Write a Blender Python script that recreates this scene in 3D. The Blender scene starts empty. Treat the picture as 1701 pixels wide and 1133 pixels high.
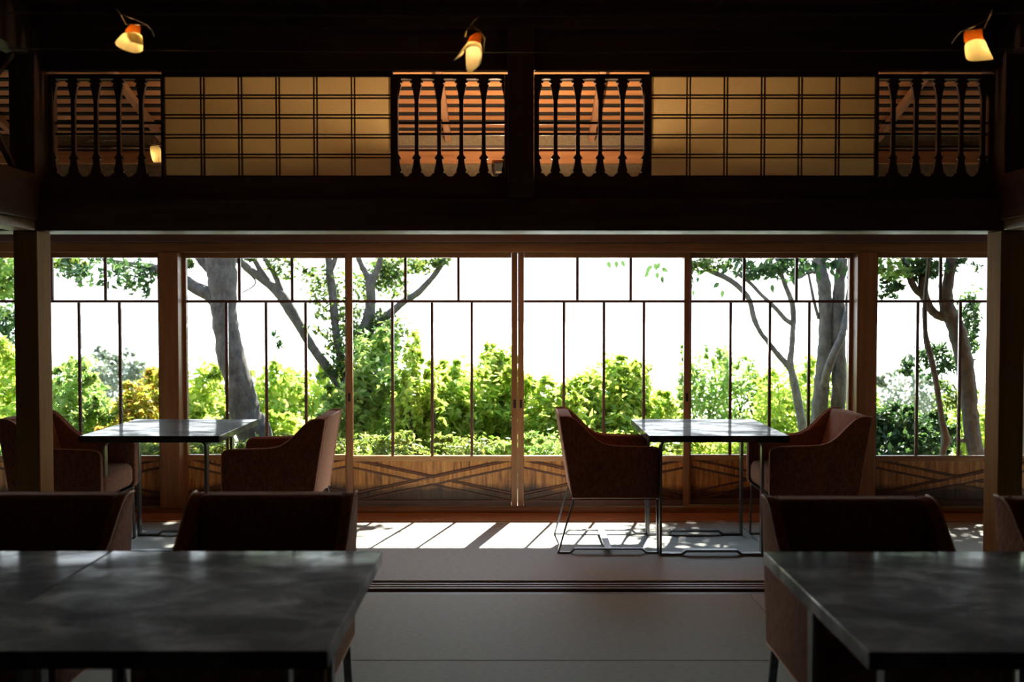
import bpy, math, random
import numpy as np
from mathutils import Vector, Matrix
random.seed(7); RNG = np.random.default_rng(11)
C = bpy.context.scene.collection
S = bpy.context.scene
PI = math.pi

# ------------------------------------------------------------------ camera
F_PX = 1701*35/36; H = 1.335; TH = math.atan(51.5/F_PX)
cd = bpy.data.cameras.new('camera'); cam = bpy.data.objects.new('camera', cd); C.objects.link(cam)
cam.location = (0, 0, H); cam.rotation_euler = (PI/2-TH, 0, 0)
cd.sensor_width = 36; cd.lens = 35; cd.clip_start = .05; cd.clip_end = 6000
cd.dof.use_dof = True; cd.dof.focus_distance = 5.6; cd.dof.aperture_fstop = 2.8
S.camera = cam
# ------------------------------------------------------------------ colour management
S.view_settings.view_transform = 'Standard'; S.view_settings.look = 'None'
S.view_settings.gamma = 1; S.view_settings.use_curve_mapping = False
S.view_settings.exposure = 1.4
S.cycles.max_bounces = 9; S.cycles.diffuse_bounces = 7; S.cycles.glossy_bounces = 4
S.cycles.transmission_bounces = 6; S.cycles.transparent_max_bounces = 24
S.cycles.sample_clamp_indirect = 6; S.cycles.use_denoising = True
S.cycles.caustics_reflective = False; S.cycles.caustics_refractive = False
# ------------------------------------------------------------------ sky (bright sea haze, bluer overhead) and sun
w = bpy.data.worlds.new('world'); S.world = w; w.use_nodes = True
nt = w.node_tree; nt.nodes.clear()
o_ = nt.nodes.new('ShaderNodeOutputWorld'); bg = nt.nodes.new('ShaderNodeBackground')
tc = nt.nodes.new('ShaderNodeTexCoord'); sp = nt.nodes.new('ShaderNodeSeparateXYZ'); rp = nt.nodes.new('ShaderNodeValToRGB')
nt.links.new(tc.outputs['Generated'], sp.inputs[0]); nt.links.new(sp.outputs[2], rp.inputs[0])
rp.color_ramp.elements[0].position = .0; rp.color_ramp.elements[0].color = (.97, 1, 1, 1)
rp.color_ramp.elements[1].position = .9; rp.color_ramp.elements[1].color = (.42, .62, .95, 1)
nt.links.new(rp.outputs[0], bg.inputs[0]); bg.inputs[1].default_value = 1.35
nt.links.new(bg.outputs[0], o_.inputs[0])
SUN_AZ, SUN_EL = math.radians(14.6), math.radians(46)
sd = bpy.data.lights.new('sun', 'SUN'); sd.energy = 15; sd.angle = math.radians(.6); sd.color = (1, .93, .82)
sun = bpy.data.objects.new('sun', sd); C.objects.link(sun)
sv = Vector((math.sin(SUN_AZ)*math.cos(SUN_EL), math.cos(SUN_AZ)*math.cos(SUN_EL), math.sin(SUN_EL)))
sun.rotation_euler = sv.to_track_quat('Z', 'Y').to_euler(); sun.location = (4, 20, 18)

# ------------------------------------------------------------------ helpers
def at(px, py, Y):
    u = (px-850.5)/F_PX; v = (566.5-py)/F_PX
    d = Vector((u, math.cos(TH)+v*math.sin(TH), -math.sin(TH)+v*math.cos(TH)))
    t = Y/d.y
    return Vector((d.x*t, Y, H+d.z*t))
def xat(px, Y): return at(px, 515, Y).x
def zat(py, Y): return at(850, py, Y).z
def tag(o, label=None, cat=None, group=None, kind=None):
    if label: o['label'] = label
    if cat: o['category'] = cat
    if group: o['group'] = group
    if kind: o['kind'] = kind
    return o
def empty(name, label, cat, loc=(0, 0, 0), rz=0, group=None, kind=None):
    o = bpy.data.objects.new(name, None); C.objects.link(o); o.location = loc; o.rotation_euler = (0, 0, rz)
    o.empty_display_size = .1
    return tag(o, label, cat, group, kind)
class MB:
    def __init__(s): s.v = []; s.f = []; s.smooth = False
    def box(s, x0, x1, y0, y1, z0, z1):
        n = len(s.v)
        s.v += [(x, y, z) for z in (z0, z1) for y in (y0, y1) for x in (x0, x1)]
        s.f += [tuple(n+i for i in q) for q in ((0, 2, 3, 1), (4, 5, 7, 6), (0, 1, 5, 4), (2, 6, 7, 3), (0, 4, 6, 2), (1, 3, 7, 5))]
        return s
    def prism(s, poly, a, b, axis='Y'):
        n = len(s.v); k = len(poly)
        for c in (a, b):
            for p, q in poly:
                s.v.append({'Y': (p, c, q), 'X': (c, p, q), 'Z': (p, q, c)}[axis])
        s.f.append(tuple(range(n, n+k))); s.f.append(tuple(range(n+2*k-1, n+k-1, -1)))
        for i in range(k):
            j = (i+1) % k
            s.f.append((n+i, n+k+i, n+k+j, n+j))
        return s
    def bar(s, pts, t, a, b, axis='Y'):
        # flat bar swept along a polyline in a plane, extruded between a and b across it
        P = [Vector(p) for p in pts]; L = []; R = []
        for i, p in enumerate(P):
            d0 = (P[i]-P[i-1]).normalized() if i else (P[1]-P[0]).normalized()
            d1 = (P[i+1]-P[i]).normalized() if i < len(P)-1 else d0
            n0 = Vector((-d0.y, d0.x)); n1 = Vector((-d1.y, d1.x)); m = (n0+n1).normalized()
            k = t/2/max(.4, m.dot(n0)); L.append(p+m*k); R.append(p-m*k)
        return s.prism([tuple(q) for q in L]+[tuple(q) for q in reversed(R)], a, b, axis)
    def tube(s, pts, rad, seg=8, cap=True):
        P = [Vector(p) for p in pts]
        if not hasattr(rad, '__len__'): rad = [rad]*len(P)
        n = len(s.v); d = (P[1]-P[0]).normalized()
        u = d.orthogonal().normalized()
        for i, p in enumerate(P):
            d = ((P[min(i+1, len(P)-1)]-P[max(i-1, 0)])).normalized()
            u = (u-d*u.dot(d)).normalized(); v = d.cross(u)
            for k in range(seg):
                a = 2*PI*k/seg
                s.v.append(tuple(p+(u*math.cos(a)+v*math.sin(a))*rad[i]))
        for i in range(len(P)-1):
            for k in range(seg):
                k2 = (k+1) % seg
                s.f.append((n+i*seg+k, n+i*seg+k2, n+(i+1)*seg+k2, n+(i+1)*seg+k))
        if cap:
            s.f.append(tuple(n+k for k in reversed(range(seg)))); e = n+(len(P)-1)*seg
            s.f.append(tuple(e+k for k in range(seg)))
        s.smooth = True
        return s
    def grid(s, rows):
        n = len(s.v); k = len(rows[0])
        for r in rows: s.v += [tuple(p) for p in r]
        for i in range(len(rows)-1):
            for j in range(k-1):
                s.f.append((n+i*k+j, n+i*k+j+1, n+(i+1)*k+j+1, n+(i+1)*k+j))
        s.smooth = True
        return s
    def mesh(s, name, m):
        me = bpy.data.meshes.new(name); me.from_pydata(s.v, [], s.f); me.materials.append(m)
        import bmesh
        bm = bmesh.new(); bm.from_mesh(me); bmesh.ops.recalc_face_normals(bm, faces=bm.faces); bm.to_mesh(me); bm.free()
        if s.smooth: me.polygons.foreach_set('use_smooth', [True]*len(me.polygons))
        return me
    def build(s, name, m, parent=None, bevel=0, seg=2):
        o = bpy.data.objects.new(name, s.mesh(name, m)); C.objects.link(o)
        if parent: o.parent = parent
        if bevel:
            b = o.modifiers.new('bevel', 'BEVEL'); b.width = bevel; b.segments = seg; b.limit_method = 'ANGLE'; b.angle_limit = math.radians(40)
            if seg > 2: o.data.polygons.foreach_set('use_smooth', [True]*len(o.data.polygons))
        return o
def B(*a): return MB().box(*a)
def copy_tree(o, parent=None):
    c = o.copy(); C.objects.link(c)
    if parent: c.parent = parent
    for ch in o.children: copy_tree(ch, c)
    return c

# ------------------------------------------------------------------ materials
def mat(name, nodes=True):
    m = bpy.data.materials.new(name); m.use_nodes = True
    t = m.node_tree; b = t.nodes['Principled BSDF']
    return m, t, b
def N(t, typ, **kw):
    n = t.nodes.new(typ)
    for k, v in kw.items():
        if isinstance(v, (int, float, tuple)) and k in n.inputs: n.inputs[k].default_value = v
        else: setattr(n, k, v)
    return n
def ramp(t, fac, stops):
    r = t.nodes.new('ShaderNodeValToRGB'); e = r.color_ramp.elements
    while len(e) < len(stops): e.new(.5)
    for i, (p, c) in enumerate(stops): e[i].position = p; e[i].color = (*c, 1)
    t.links.new(fac, r.inputs[0]); return r.outputs[0]
def coords(t, scale, kind='Object'):
    tcn = t.nodes.new('ShaderNodeTexCoord'); mp = t.nodes.new('ShaderNodeMapping'); mp.inputs['Scale'].default_value = scale
    t.links.new(tcn.outputs[kind], mp.inputs[0]); return mp.outputs[0]
def wood(name, dark, light, grain='X', rough=.45, freq=18, bump=.15, spec=.4):
    m, t, b = mat(name)
    sc = {'X': (1.2, freq, freq), 'Y': (freq, 1.2, freq), 'Z': (freq, freq, 1.2)}[grain]
    co = coords(t, sc)
    n1 = N(t, 'ShaderNodeTexNoise', Scale=2.2, Detail=6., Roughness=.62); t.links.new(co, n1.inputs['Vector'])
    co2 = coords(t, tuple(x*.25 for x in sc))
    n2 = N(t, 'ShaderNodeTexNoise', Scale=1.5, Detail=2.); t.links.new(co2, n2.inputs['Vector'])
    mx = N(t, 'ShaderNodeMath', operation='ADD'); t.links.new(n1.outputs[0], mx.inputs[0]); t.links.new(n2.outputs[0], mx.inputs[1])
    mh = N(t, 'ShaderNodeMath', operation='MULTIPLY'); mh.inputs[1].default_value = .5; t.links.new(mx.outputs[0], mh.inputs[0])
    col = ramp(t, mh.outputs[0], [(.33, dark), (.52, tuple((a+c)/2 for a, c in zip(dark, light))), (.68, light)])
    t.links.new(col, b.inputs['Base Color']); b.inputs['Roughness'].default_value = rough
    b.inputs['Specular IOR Level'].default_value = spec
    bp = N(t, 'ShaderNodeBump', Strength=bump, Distance=.002); t.links.new(n1.outputs[0], bp.inputs['Height']); t.links.new(bp.outputs[0], b.inputs['Normal'])
    return m
M = {}
DK, DL = (.085, .048, .042), (.20, .115, .096)
M['dark_x'] = wood('dark stained timber', DK, DL, 'X')
M['dark_y'] = wood('dark stained timber along depth', DK, DL, 'Y')
M['dark_z'] = wood('dark stained timber upright', DK, DL, 'Z')
M['lap_shadow_x'] = wood('overlap shadow strips', (.008, .006, .005), (.022, .014, .011), 'X', .7)
M['post'] = wood('old cedar post', (.27, .145, .048), (.48, .28, .10), 'Z', .7, spec=.1)
M['lintel'] = wood('worn cedar lintel', (.20, .11, .05), (.36, .22, .11), 'X', .5)
M['sash'] = wood('brown cedar sash upright', (.20, .080, .032), (.42, .20, .085), 'Z', .40)
M['sash_x'] = wood('brown cedar sash level', (.18, .075, .03), (.42, .21, .09), 'X', .40)
M['muntin'] = wood('dark red brown muntin', (.09, .036, .026), (.19, .085, .058), 'Z', .45)
M['sill'] = wood('orange brown boards', (.36, .165, .08), (.54, .28, .15), 'X', .5)
M['track'] = wood('worn track wood', (.16, .11, .07), (.34, .26, .18), 'X', .4)
M['roof'] = wood('warm roof boards', (.34, .115, .035), (.70, .30, .115), 'X', .6, 14)
M['rafter'] = wood('cedar rafters', (.30, .13, .06), (.55, .27, .14), 'Y', .6, 14)
M['ceil'] = wood('ceiling boards', (.10, .045, .022), (.20, .095, .05), 'X', .55)
def stained_panel():
    m, t, b = mat('weathered kick panel wood')
    n1 = N(t, 'ShaderNodeTexNoise', Scale=2.4, Detail=6., Roughness=.65); t.links.new(coords(t, (22, 22, 1.6)), n1.inputs['Vector'])
    col = ramp(t, n1.outputs[0], [(.34, (.20, .068, .016)), (.5, (.56, .24, .058)), (.66, (.78, .40, .115))])
    # dark tide marks of old damp along the foot of the panel
    tcn = t.nodes.new('ShaderNodeTexCoord'); s = t.nodes.new('ShaderNodeSeparateXYZ'); t.links.new(tcn.outputs['Object'], s.inputs[0])
    n2 = N(t, 'ShaderNodeTexNoise', Scale=1.0, Detail=5.); t.links.new(coords(t, (9, 9, 2.)), n2.inputs['Vector'])
    n3 = N(t, 'ShaderNodeTexNoise', Scale=.9, Detail=2.); t.links.new(coords(t, (1.6, 1.6, .5)), n3.inputs['Vector'])
    mr = N(t, 'ShaderNodeMapRange'); mr.inputs[1].default_value = .25; mr.inputs[2].default_value = .07; t.links.new(s.outputs[2], mr.inputs[0])
    a = N(t, 'ShaderNodeMath', operation='ADD'); t.links.new(n2.outputs[0], a.inputs[0]); t.links.new(n3.outputs[0], a.inputs[1])
    mu = N(t, 'ShaderNodeMath', operation='MULTIPLY'); t.links.new(a.outputs[0], mu.inputs[0]); t.links.new(mr.outputs[0], mu.inputs[1])
    st = ramp(t, mu.outputs[0], [(.36, (1, 1, 1)), (.66, (.13, .105, .09))])
    mx = N(t, 'ShaderNodeMix', data_type='RGBA', blend_type='MULTIPLY'); mx.inputs[0].default_value = 1
    t.links.new(col, mx.inputs[6]); t.links.new(st, mx.inputs[7]); t.links.new(mx.outputs[2], b.inputs['Base Color'])
    b.inputs['Roughness'].default_value = .42
    return m
M['kick'] = stained_panel()
M['rail'] = wood('honey brown rail', (.30, .13, .045), (.66, .37, .15), 'X', .4, 14)
def fabric():
    m, t, b = mat('rust woven upholstery')
    n1 = N(t, 'ShaderNodeTexNoise', Scale=420., Detail=2.); t.links.new(coords(t, (1, 1, 1)), n1.inputs['Vector'])
    n2 = N(t, 'ShaderNodeTexNoise', Scale=90., Detail=3.); t.links.new(coords(t, (1, 1, .5)), n2.inputs['Vector'])
    a = N(t, 'ShaderNodeMath', operation='ADD'); t.links.new(n1.outputs[0], a.inputs[0]); t.links.new(n2.outputs[0], a.inputs[1])
    h = N(t, 'ShaderNodeMath', operation='MULTIPLY'); h.inputs[1].default_value = .5; t.links.new(a.outputs[0], h.inputs[0])
    t.links.new(ramp(t, h.outputs[0], [(.35, (.14, .056, .040)), (.65, (.40, .18, .12))]), b.inputs['Base Color'])
    b.inputs['Roughness'].default_value = .9; b.inputs['Specular IOR Level'].default_value = .15
    b.inputs['Sheen Weight'].default_value = .25; b.inputs['Sheen Roughness'].default_value = .4; b.inputs['Sheen Tint'].default_value = (1, .7, .5, 1)
    bp = N(t, 'ShaderNodeBump', Strength=.35, Distance=.0015); t.links.new(h.outputs[0], bp.inputs['Height']); t.links.new(bp.outputs[0], b.inputs['Normal'])
    return m
M['fabric'] = fabric()
def plain(name, col, rough=.5, metal=0., spec=.5, noise=0., nscale=30.):
    m, t, b = mat(name)
    if noise:
        n = N(t, 'ShaderNodeTexNoise', Scale=nscale, Detail=4.); t.links.new(coords(t, (1, 1, 1)), n.inputs['Vector'])
        t.links.new(ramp(t, n.outputs[0], [(.35, tuple(c*(1-noise) for c in col)), (.65, tuple(min(1, c*(1+noise)) for c in col))]), b.inputs['Base Color'])
    else: b.inputs['Base Color'].default_value = (*col, 1)
    b.inputs['Roughness'].default_value = rough; b.inputs['Metallic'].default_value = metal; b.inputs['Specular IOR Level'].default_value = spec
    return m
M['rim_lit_piping'] = plain('rust rim-lit edging', (.62, .34, .23), .6, noise=.2, nscale=200)  # pale tone carries the rim light along the chair edges
M['steel'] = plain('dark satin steel', (.20, .205, .215), .30, .9, noise=.15)
M['cable'] = plain('steel cable', (.30, .22, .15), .45, .7)
M['iron'] = plain('black iron pull', (.02, .018, .016), .5, .3)
M['plaster'] = plain('ochre plaster', (.24, .17, .10), .9, noise=.15, nscale=60)
M['darkwall'] = plain('dim room wall', (.04, .032, .026), .9, noise=.2, nscale=8)
def tabletop():
    m, t, b = mat('mottled black steel tabletop')
    n1 = N(t, 'ShaderNodeTexNoise', Scale=5., Detail=7., Roughness=.62, Distortion=.5); t.links.new(coords(t, (1, 1.6, 1)), n1.inputs['Vector'])
    t.links.new(ramp(t, n1.outputs[0], [(.42, (.004, .005, .006)), (.54, (.012, .015, .016)), (.66, (.05, .062, .064))]), b.inputs['Base Color'])
    t.links.new(ramp(t, n1.outputs[0], [(.40, (.66,)*3), (.62, (.40,)*3)]), b.inputs['Roughness'])
    b.inputs['Specular IOR Level'].default_value = .32
    t.links.new(ramp(t, n1.outputs[0], [(.40, (.12,)*3), (.62, (.75,)*3)]), b.inputs['Coat Weight']); b.inputs['Coat Roughness'].default_value = .085; b.inputs['Coat IOR'].default_value = 1.7
    bp = N(t, 'ShaderNodeBump', Strength=.08, Distance=.004); t.links.new(n1.outputs[0], bp.inputs['Height']); t.links.new(bp.outputs[0], b.inputs['Normal'])
    return m
M['top'] = tabletop()
def matting(nm, c1, c2):
    m, t, b = mat(nm)
    co = coords(t, (1, 1, 1))
    wv = N(t, 'ShaderNodeTexWave', Scale=65., Distortion=1.5, Detail=2.); wv.bands_direction = 'Y'; t.links.new(co, wv.inputs['Vector'])
    wx = N(t, 'ShaderNodeTexWave', Scale=65., Distortion=1.5, Detail=2.); wx.bands_direction = 'X'; t.links.new(co, wx.inputs['Vector'])
    n = N(t, 'ShaderNodeTexNoise', Scale=60., Detail=4.); t.links.new(coords(t, (.6, 2.2, 1)), n.inputs['Vector'])
    a = N(t, 'ShaderNodeMath', operation='ADD'); t.links.new(wv.outputs['Fac'], a.inputs[0]); t.links.new(wx.outputs['Fac'], a.inputs[1])
    a2 = N(t, 'ShaderNodeMath', operation='MULTIPLY_ADD'); a2.inputs[1].default_value = .25; t.links.new(a.outputs[0], a2.inputs[0]); t.links.new(n.outputs[0], a2.inputs[2])
    t.links.new(ramp(t, a2.outputs[0], [(.45, c1), (1.0, c2)]), b.inputs['Base Color'])
    b.inputs['Roughness'].default_value = .6; b.inputs['Specular IOR Level'].default_value = .35
    bp = N(t, 'ShaderNodeBump', Strength=.25, Distance=.001); t.links.new(a2.outputs[0], bp.inputs['Height']); t.links.new(bp.outputs[0], b.inputs['Normal'])
    return m
M['mat'] = matting('woven warm grey matting', (.335, .35, .325), (.535, .555, .52))
M['mat_front_light'] = matting('woven matting in greenish room light', (.34, .415, .375), (.51, .615, .565))  # same grey matting, the room's greenish light put into the colour
def glass():
    m = bpy.data.materials.new('window glass'); m.use_nodes = True; t = m.node_tree; t.nodes.clear()
    o = t.nodes.new('ShaderNodeOutputMaterial'); mx = t.nodes.new('ShaderNodeMixShader'); fr = t.nodes.new('ShaderNodeFresnel'); fr.inputs[0].default_value = 1.3
    tr = t.nodes.new('ShaderNodeBsdfTransparent'); tr.inputs[0].default_value = (.985, .995, .99, 1)
    gl = t.nodes.new('ShaderNodeBsdfGlossy'); gl.inputs['Roughness'].default_value = .02
    t.links.new(fr.outputs[0], mx.inputs[0]); t.links.new(tr.outputs[0], mx.inputs[1]); t.links.new(gl.outputs[0], mx.inputs[2]); t.links.new(mx.outputs[0], o.inputs[0])
    return m
M['glass'] = glass()
def translucent(name, front, back, mixf, rough=.6, var=None, spec=.3):
    m, t, b = mat(name)
    o = t.nodes['Material Output']
    tl = t.nodes.new('ShaderNodeBsdfTranslucent'); mx = t.nodes.new('ShaderNodeMixShader'); mx.inputs[0].default_value = mixf
    t.links.new(b.outputs[0], mx.inputs[1]); t.links.new(tl.outputs[0], mx.inputs[2]); t.links.new(mx.outputs[0], o.inputs[0])
    b.inputs['Roughness'].default_value = rough; b.inputs['Specular IOR Level'].default_value = spec
    if var:   # random colour per leaf
        g = t.nodes.new('ShaderNodeNewGeometry')
        t.links.new(ramp(t, g.outputs['Random Per Island'], [(i/(len(front)-1), c) for i, c in enumerate(front)]), b.inputs['Base Color'])
        t.links.new(ramp(t, g.outputs['Random Per Island'], [(i/(len(back)-1), c) for i, c in enumerate(back)]), tl.inputs[0])
    else:
        n = N(t, 'ShaderNodeTexNoise', Scale=120., Detail=4.); t.links.new(coords(t, (1, 1, 1)), n.inputs['Vector'])
        t.links.new(ramp(t, n.outputs[0], [(.3, tuple(c*.9 for c in back)), (.7, back)]), tl.inputs[0]); b.inputs['Base Color'].default_value = (*front, 1)
    return m
M['shoji'] = translucent('aged shoji paper', (.62, .50, .33), (.90, .74, .50), .55, .9)
M['paper'] = translucent('cream lamp paper', (.80, .70, .48), (.97, .86, .58), .72, .8)
M['collar'] = translucent('amber lamp collar', (.45, .22, .07), (.80, .38, .09), .55, .6)
def leafmat(name, f, b_, k=.5): return translucent(name, f, b_, k, .45, True, .35)
M['leaf_bright'] = leafmat('bright yellow green leaves', [(.14, .27, .05), (.26, .36, .06), (.36, .40, .10)], [(.30, .54, .07), (.60, .76, .11), (.90, .90, .24)], .58)
M['leaf_mid'] = leafmat('mid green leaves', [(.11, .22, .06), (.18, .28, .07), (.25, .33, .10)], [(.20, .42, .08), (.36, .54, .11), (.60, .68, .20)], .54)
M['leaf_tree'] = leafmat('small tree leaves', [(.03, .08, .02), (.06, .11, .03), (.09, .13, .04)], [(.08, .19, .03), (.17, .28, .04), (.36, .40, .07)], .42)
M['leaf_dark'] = leafmat('dark glossy leaves', [(.03, .075, .035), (.045, .105, .04), (.06, .13, .045)], [(.04, .12, .035), (.09, .20, .05), (.20, .32, .08)], .3)
M['leaf_hazed'] = leafmat('hazed grey green leaves', [(.14, .18, .13), (.19, .235, .165), (.27, .30, .20)], [(.12, .16, .10), (.17, .21, .12), (.24, .27, .16)], .35)  # distance haze put into the leaf colour
M['leaf_orange'] = leafmat('yellow and orange tipped leaves', [(.06, .12, .02), (.15, .16, .02), (.20, .11, .04)], [(.34, .54, .05), (.80, .74, .08), (.95, .48, .12)], .58)
M['leaf_fine'] = leafmat('clipped fine leaves', [(.06, .11, .025), (.11, .16, .035), (.17, .20, .06)], [(.18, .32, .04), (.34, .44, .07), (.55, .56, .14)], .46)
def bark(name, dark, light):
    m, t, b = mat(name)
    n = N(t, 'ShaderNodeTexNoise', Scale=9., Detail=7., Roughness=.7); t.links.new(coords(t, (2, 2, 1)), n.inputs['Vector'])
    t.links.new(ramp(t, n.outputs[0], [(.32, dark), (.68, light)]), b.inputs['Base Color']); b.inputs['Roughness'].default_value = .9
    bp = N(t, 'ShaderNodeBump', Strength=.6, Distance=.02); t.links.new(n.outputs[0], bp.inputs['Height']); t.links.new(bp.outputs[0], b.inputs['Normal'])
    return m
M['bark'] = bark('grey brown bark', (.035, .032, .03), (.14, .13, .11))
M['bark_pale'] = bark('pale grey bark', (.06, .06, .055), (.21, .205, .185))
M['soil'] = plain('mossy garden soil', (.07, .085, .035), .95, noise=.4, nscale=6)
M['sea'] = plain('hazy sea', (.62, .70, .74), .5, noise=.03, nscale=.02)
def emit(name, col, s):
    m = bpy.data.materials.new(name); m.use_nodes = True; t = m.node_tree; t.nodes.clear()
    e = t.nodes.new('ShaderNodeEmission'); e.inputs[0].default_value = (*col, 1); e.inputs[1].default_value = s
    o = t.nodes.new('ShaderNodeOutputMaterial'); t.links.new(e.outputs[0], o.inputs[0]); return m
M['bulb'] = emit('lit bulb', (1, .66, .28), 6)

def struct(name, label, cat, mb=None, m=None, bevel=0):
    if mb is None: return empty(name, label, cat, kind='structure')
    o = mb.build(name, m, None, bevel); return tag(o, label, cat, kind='structure')

# ================================================================== SETTING
X0 = .04                       # axis of the room
XL, XR = -5.6, 5.7             # ends of the building
YI0, YI1 = 4.66, 4.82          # partition line between room and veranda
YW = 6.52                      # window wall, room face of the posts
YB = -2.8
# ---- floor
fl = struct('floor', 'grey woven matting over the whole floor of room and veranda', 'floor')
B(XL, XR, YB, 7.0, -.14, -.03).build('subfloor', M['dark_x'], fl)
def mats(xs, ys, mm):
    for a, b in zip(xs[:-1], xs[1:]):
        for c, d in zip(ys[:-1], ys[1:]):
            B(a+.0012, b-.0012, c+.0015, d-.0015, -.03, 0).build('mat', M[mm], fl, .003, 1)
mats([XL, -4.4, -2.54, -.72, 1.12, 2.94, 4.78, XR], [YB, -1.7, -.79, .12, 1.03, 1.94, 2.85, 3.755, 4.645], 'mat_front_light')
mats([XL, -3.3, -.98, 1.42, 3.8, XR], [4.875, 6.235], 'mat')
# ---- door track let into the floor
tr = struct('trim_1', 'grooved wooden sliding door track let into the floor', 'door track')
B(XL, XR, 4.648, 4.872, -.03, -.02).build('groove_bed', M['dark_x'], tr)
B(XL, XR, 4.652, 4.70, -.02, -.008).build('track_edge', M['dark_x'], tr)
for y in (4.735, 4.775, 4.815): B(XL, XR, y, y+.022, -.02, .0).build('track_rail', M['track'], tr, .003, 1)
# ---- board along the foot of the windows
bs = struct('baseboard_back', 'orange brown wooden board along the foot of the windows', 'floor board')
B(XL, XR, 6.238, 6.50, -.03, .004).build('board', M['sill'], bs, .004)
B(XL, XR, 6.50, 6.70, -.03, .035).build('window_track', M['sash_x'], bs, .004)
# ---- room shell
struct('wall_left', 'dim wall closing the house beyond the left opening', 'wall', B(XL-.12, XL, YB, 6.9, -.14, 3.3), M['darkwall'])
struct('wall_right', 'dim wall closing the house beyond the right opening', 'wall', B(XR, XR+.12, YB, 6.9, -.14, 3.3), M['darkwall'])
struct('wall_front', 'dim wall behind the viewpoint at the near end of the room', 'wall', B(XL-.12, XR+.12, YB-.12, YB, -.14, 3.3), M['darkwall'])
ce = struct('ceiling', 'dark boarded ceiling over the dining room', 'ceiling')
for i, y in enumerate(np.arange(YB, 4.62, .46)):
    B(XL, XR, y+.002, min(y+.458, 4.74), 2.74, 2.765).build('plank', M['ceil'], ce)
for i in range(13):
    x = X0-5.4+i*.9
    B(x-.015, x+.015, YB, 4.62, 2.718, 2.74).build('batten', M['dark_y'], ce)
B(XL, XR, YB, 4.86, 2.766, 3.1).build('loft_floor', M['dark_x'], ce)
# ---- partition above the opening
pa = struct('lintel', 'dark timber lintel spanning the opening onto the veranda', 'lintel')
B(XL, XR, YI0, YI1, 1.70, 1.745).build('head_track', M['lintel'], pa, .003)
B(XL, XR, YI0-.045, YI0-.001, 1.701, 1.848).build('rail_board', M['dark_x'], pa, .004)
B(XL, XR, YI0, YI1, 1.746, 1.848).build('backing', M['dark_x'], pa)
B(XL, XR, YI0+.005, YI1-.01, 1.849, 1.952).build('sill_beam', M['dark_x'], pa)
ub = struct('beam', 'dark upper beam across the top of the partition', 'beam')
B(XL, XR, YI0-.04, YI1, 2.63, 2.738).build('cornice', M['dark_x'], ub, .004)
B(XL, XR, YI0+.01, YI0+.05, zat(123, 4.70)+.012, 2.629).build('fascia', M['dark_x'], ub)
# ---- posts
def pillar(name, label, x0, x1, y0, y1, z0, z1, m): return struct(name, label, 'post', B(x0, x1, y0, y1, z0, z1), m, .004)
pillar('pillar', 'square timber post at the left end of the opening', -2.30, -2.19, 4.60, 4.738, 0, 1.70, M['post'])
pillar('pillar', 'square timber post at the right end of the opening', 2.255, 2.37, 4.60, 4.738, 0, 1.70, M['post'])
for xa in (-2.30, 2.255): pillar('pillar', 'dark wall post above the lintel at the %s end of the transoms' % ('left' if xa < 0 else 'right'), xa, xa+.115, 4.58, YI1, 1.85, 2.63, M['dark_z'])
pillar('pillar', 'dark centre post between the two middle baluster transoms', X0-.06, X0+.06, 4.595, 4.72, 1.85, 2.63, M['dark_z'])
# ---- side partitions running toward the viewer
for sx, nm in ((-2.245, 'left'), (2.312, 'right')):
    sp_ = struct('beam', 'dark side beam and carved panel running back from the %s post' % nm, 'beam')
    B(sx-.06, sx+.06, YB, 4.575, 1.70, 1.745).build('head_track', M['lintel'], sp_, .003)
    B(sx-.075, sx+.075, YB, 4.575, 1.746, 1.955).build('rail_board', M['dark_y'], sp_, .004)
    B(sx-.05, sx+.05, YB, 4.575, 2.5, 2.715).build('fascia', M['dark_y'], sp_)
    for y in np.arange(4.2, YB, -.9):
        B(sx-.02, sx+.02, y-.02, y+.02, 1.956, 2.499).build('stile', M['dark_z'], sp_)
    for k in range(3):
        y = 4.5-k*.9
        MB().bar([(y, 1.98), (y-.55, 2.48)], .02, sx-.012, sx+.012, 'X').build('lattice', M['dark_y'], sp_)
        MB().bar([(y-.55, 1.98), (y, 2.48)], .02, sx-.011, sx+.011, 'X').build('lattice', M['dark_y'], sp_)
# ---- window wall above the doors
wb = struct('wall_back', 'ochre plaster and timber wall above the garden windows', 'wall')
B(XL, XR, YW+.005, YW+.17, 1.853, 2.285).build('plaster', M['plaster'], wb)
B(XL, XR, YW-.03, YW+.18, 2.286, 2.365).build('wall_beam', M['roof'], wb, .004)
B(XL, XR, YW+.02, YW+.16, 2.366, 2.405).build('recess', M['dark_x'], wb)
B(XL, XR, YW-.005, YW+.17, 2.406, 2.47).build('top_board', M['plaster'], wb)
wl = struct('lintel', 'brown window head with groove track above the sliding glass doors', 'lintel')
B(XL, XR, YW-.06, YW+.19, 1.776, 1.852).build('head_board', M['dark_x'], wl, .004)
B(XL, XR, YW-.02, YW+.19, 1.712, 1.775).build('head_track', M['sash_x'], wl, .003)
B(.0, .07, YW-.064, YW-.06, 1.785, 1.845).build('cover_plate', M['muntin'], wl)
for xa, xb, lab in ((xat(264, 6.5), xat(296, 6.5), 'brown window post left of the four middle glass doors'),
                    (xat(1424, 6.5), xat(1456, 6.5), 'brown window post right of the four middle glass doors'),
                    (-4.5, -4.38, 'brown window post at the far left of the veranda'), (4.46, 4.58, 'brown window post at the far right of the veranda')):
    pillar('pillar', lab, xa, xb, YW-.025, YW+.18, .036, 1.711, M['sash'])
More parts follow.
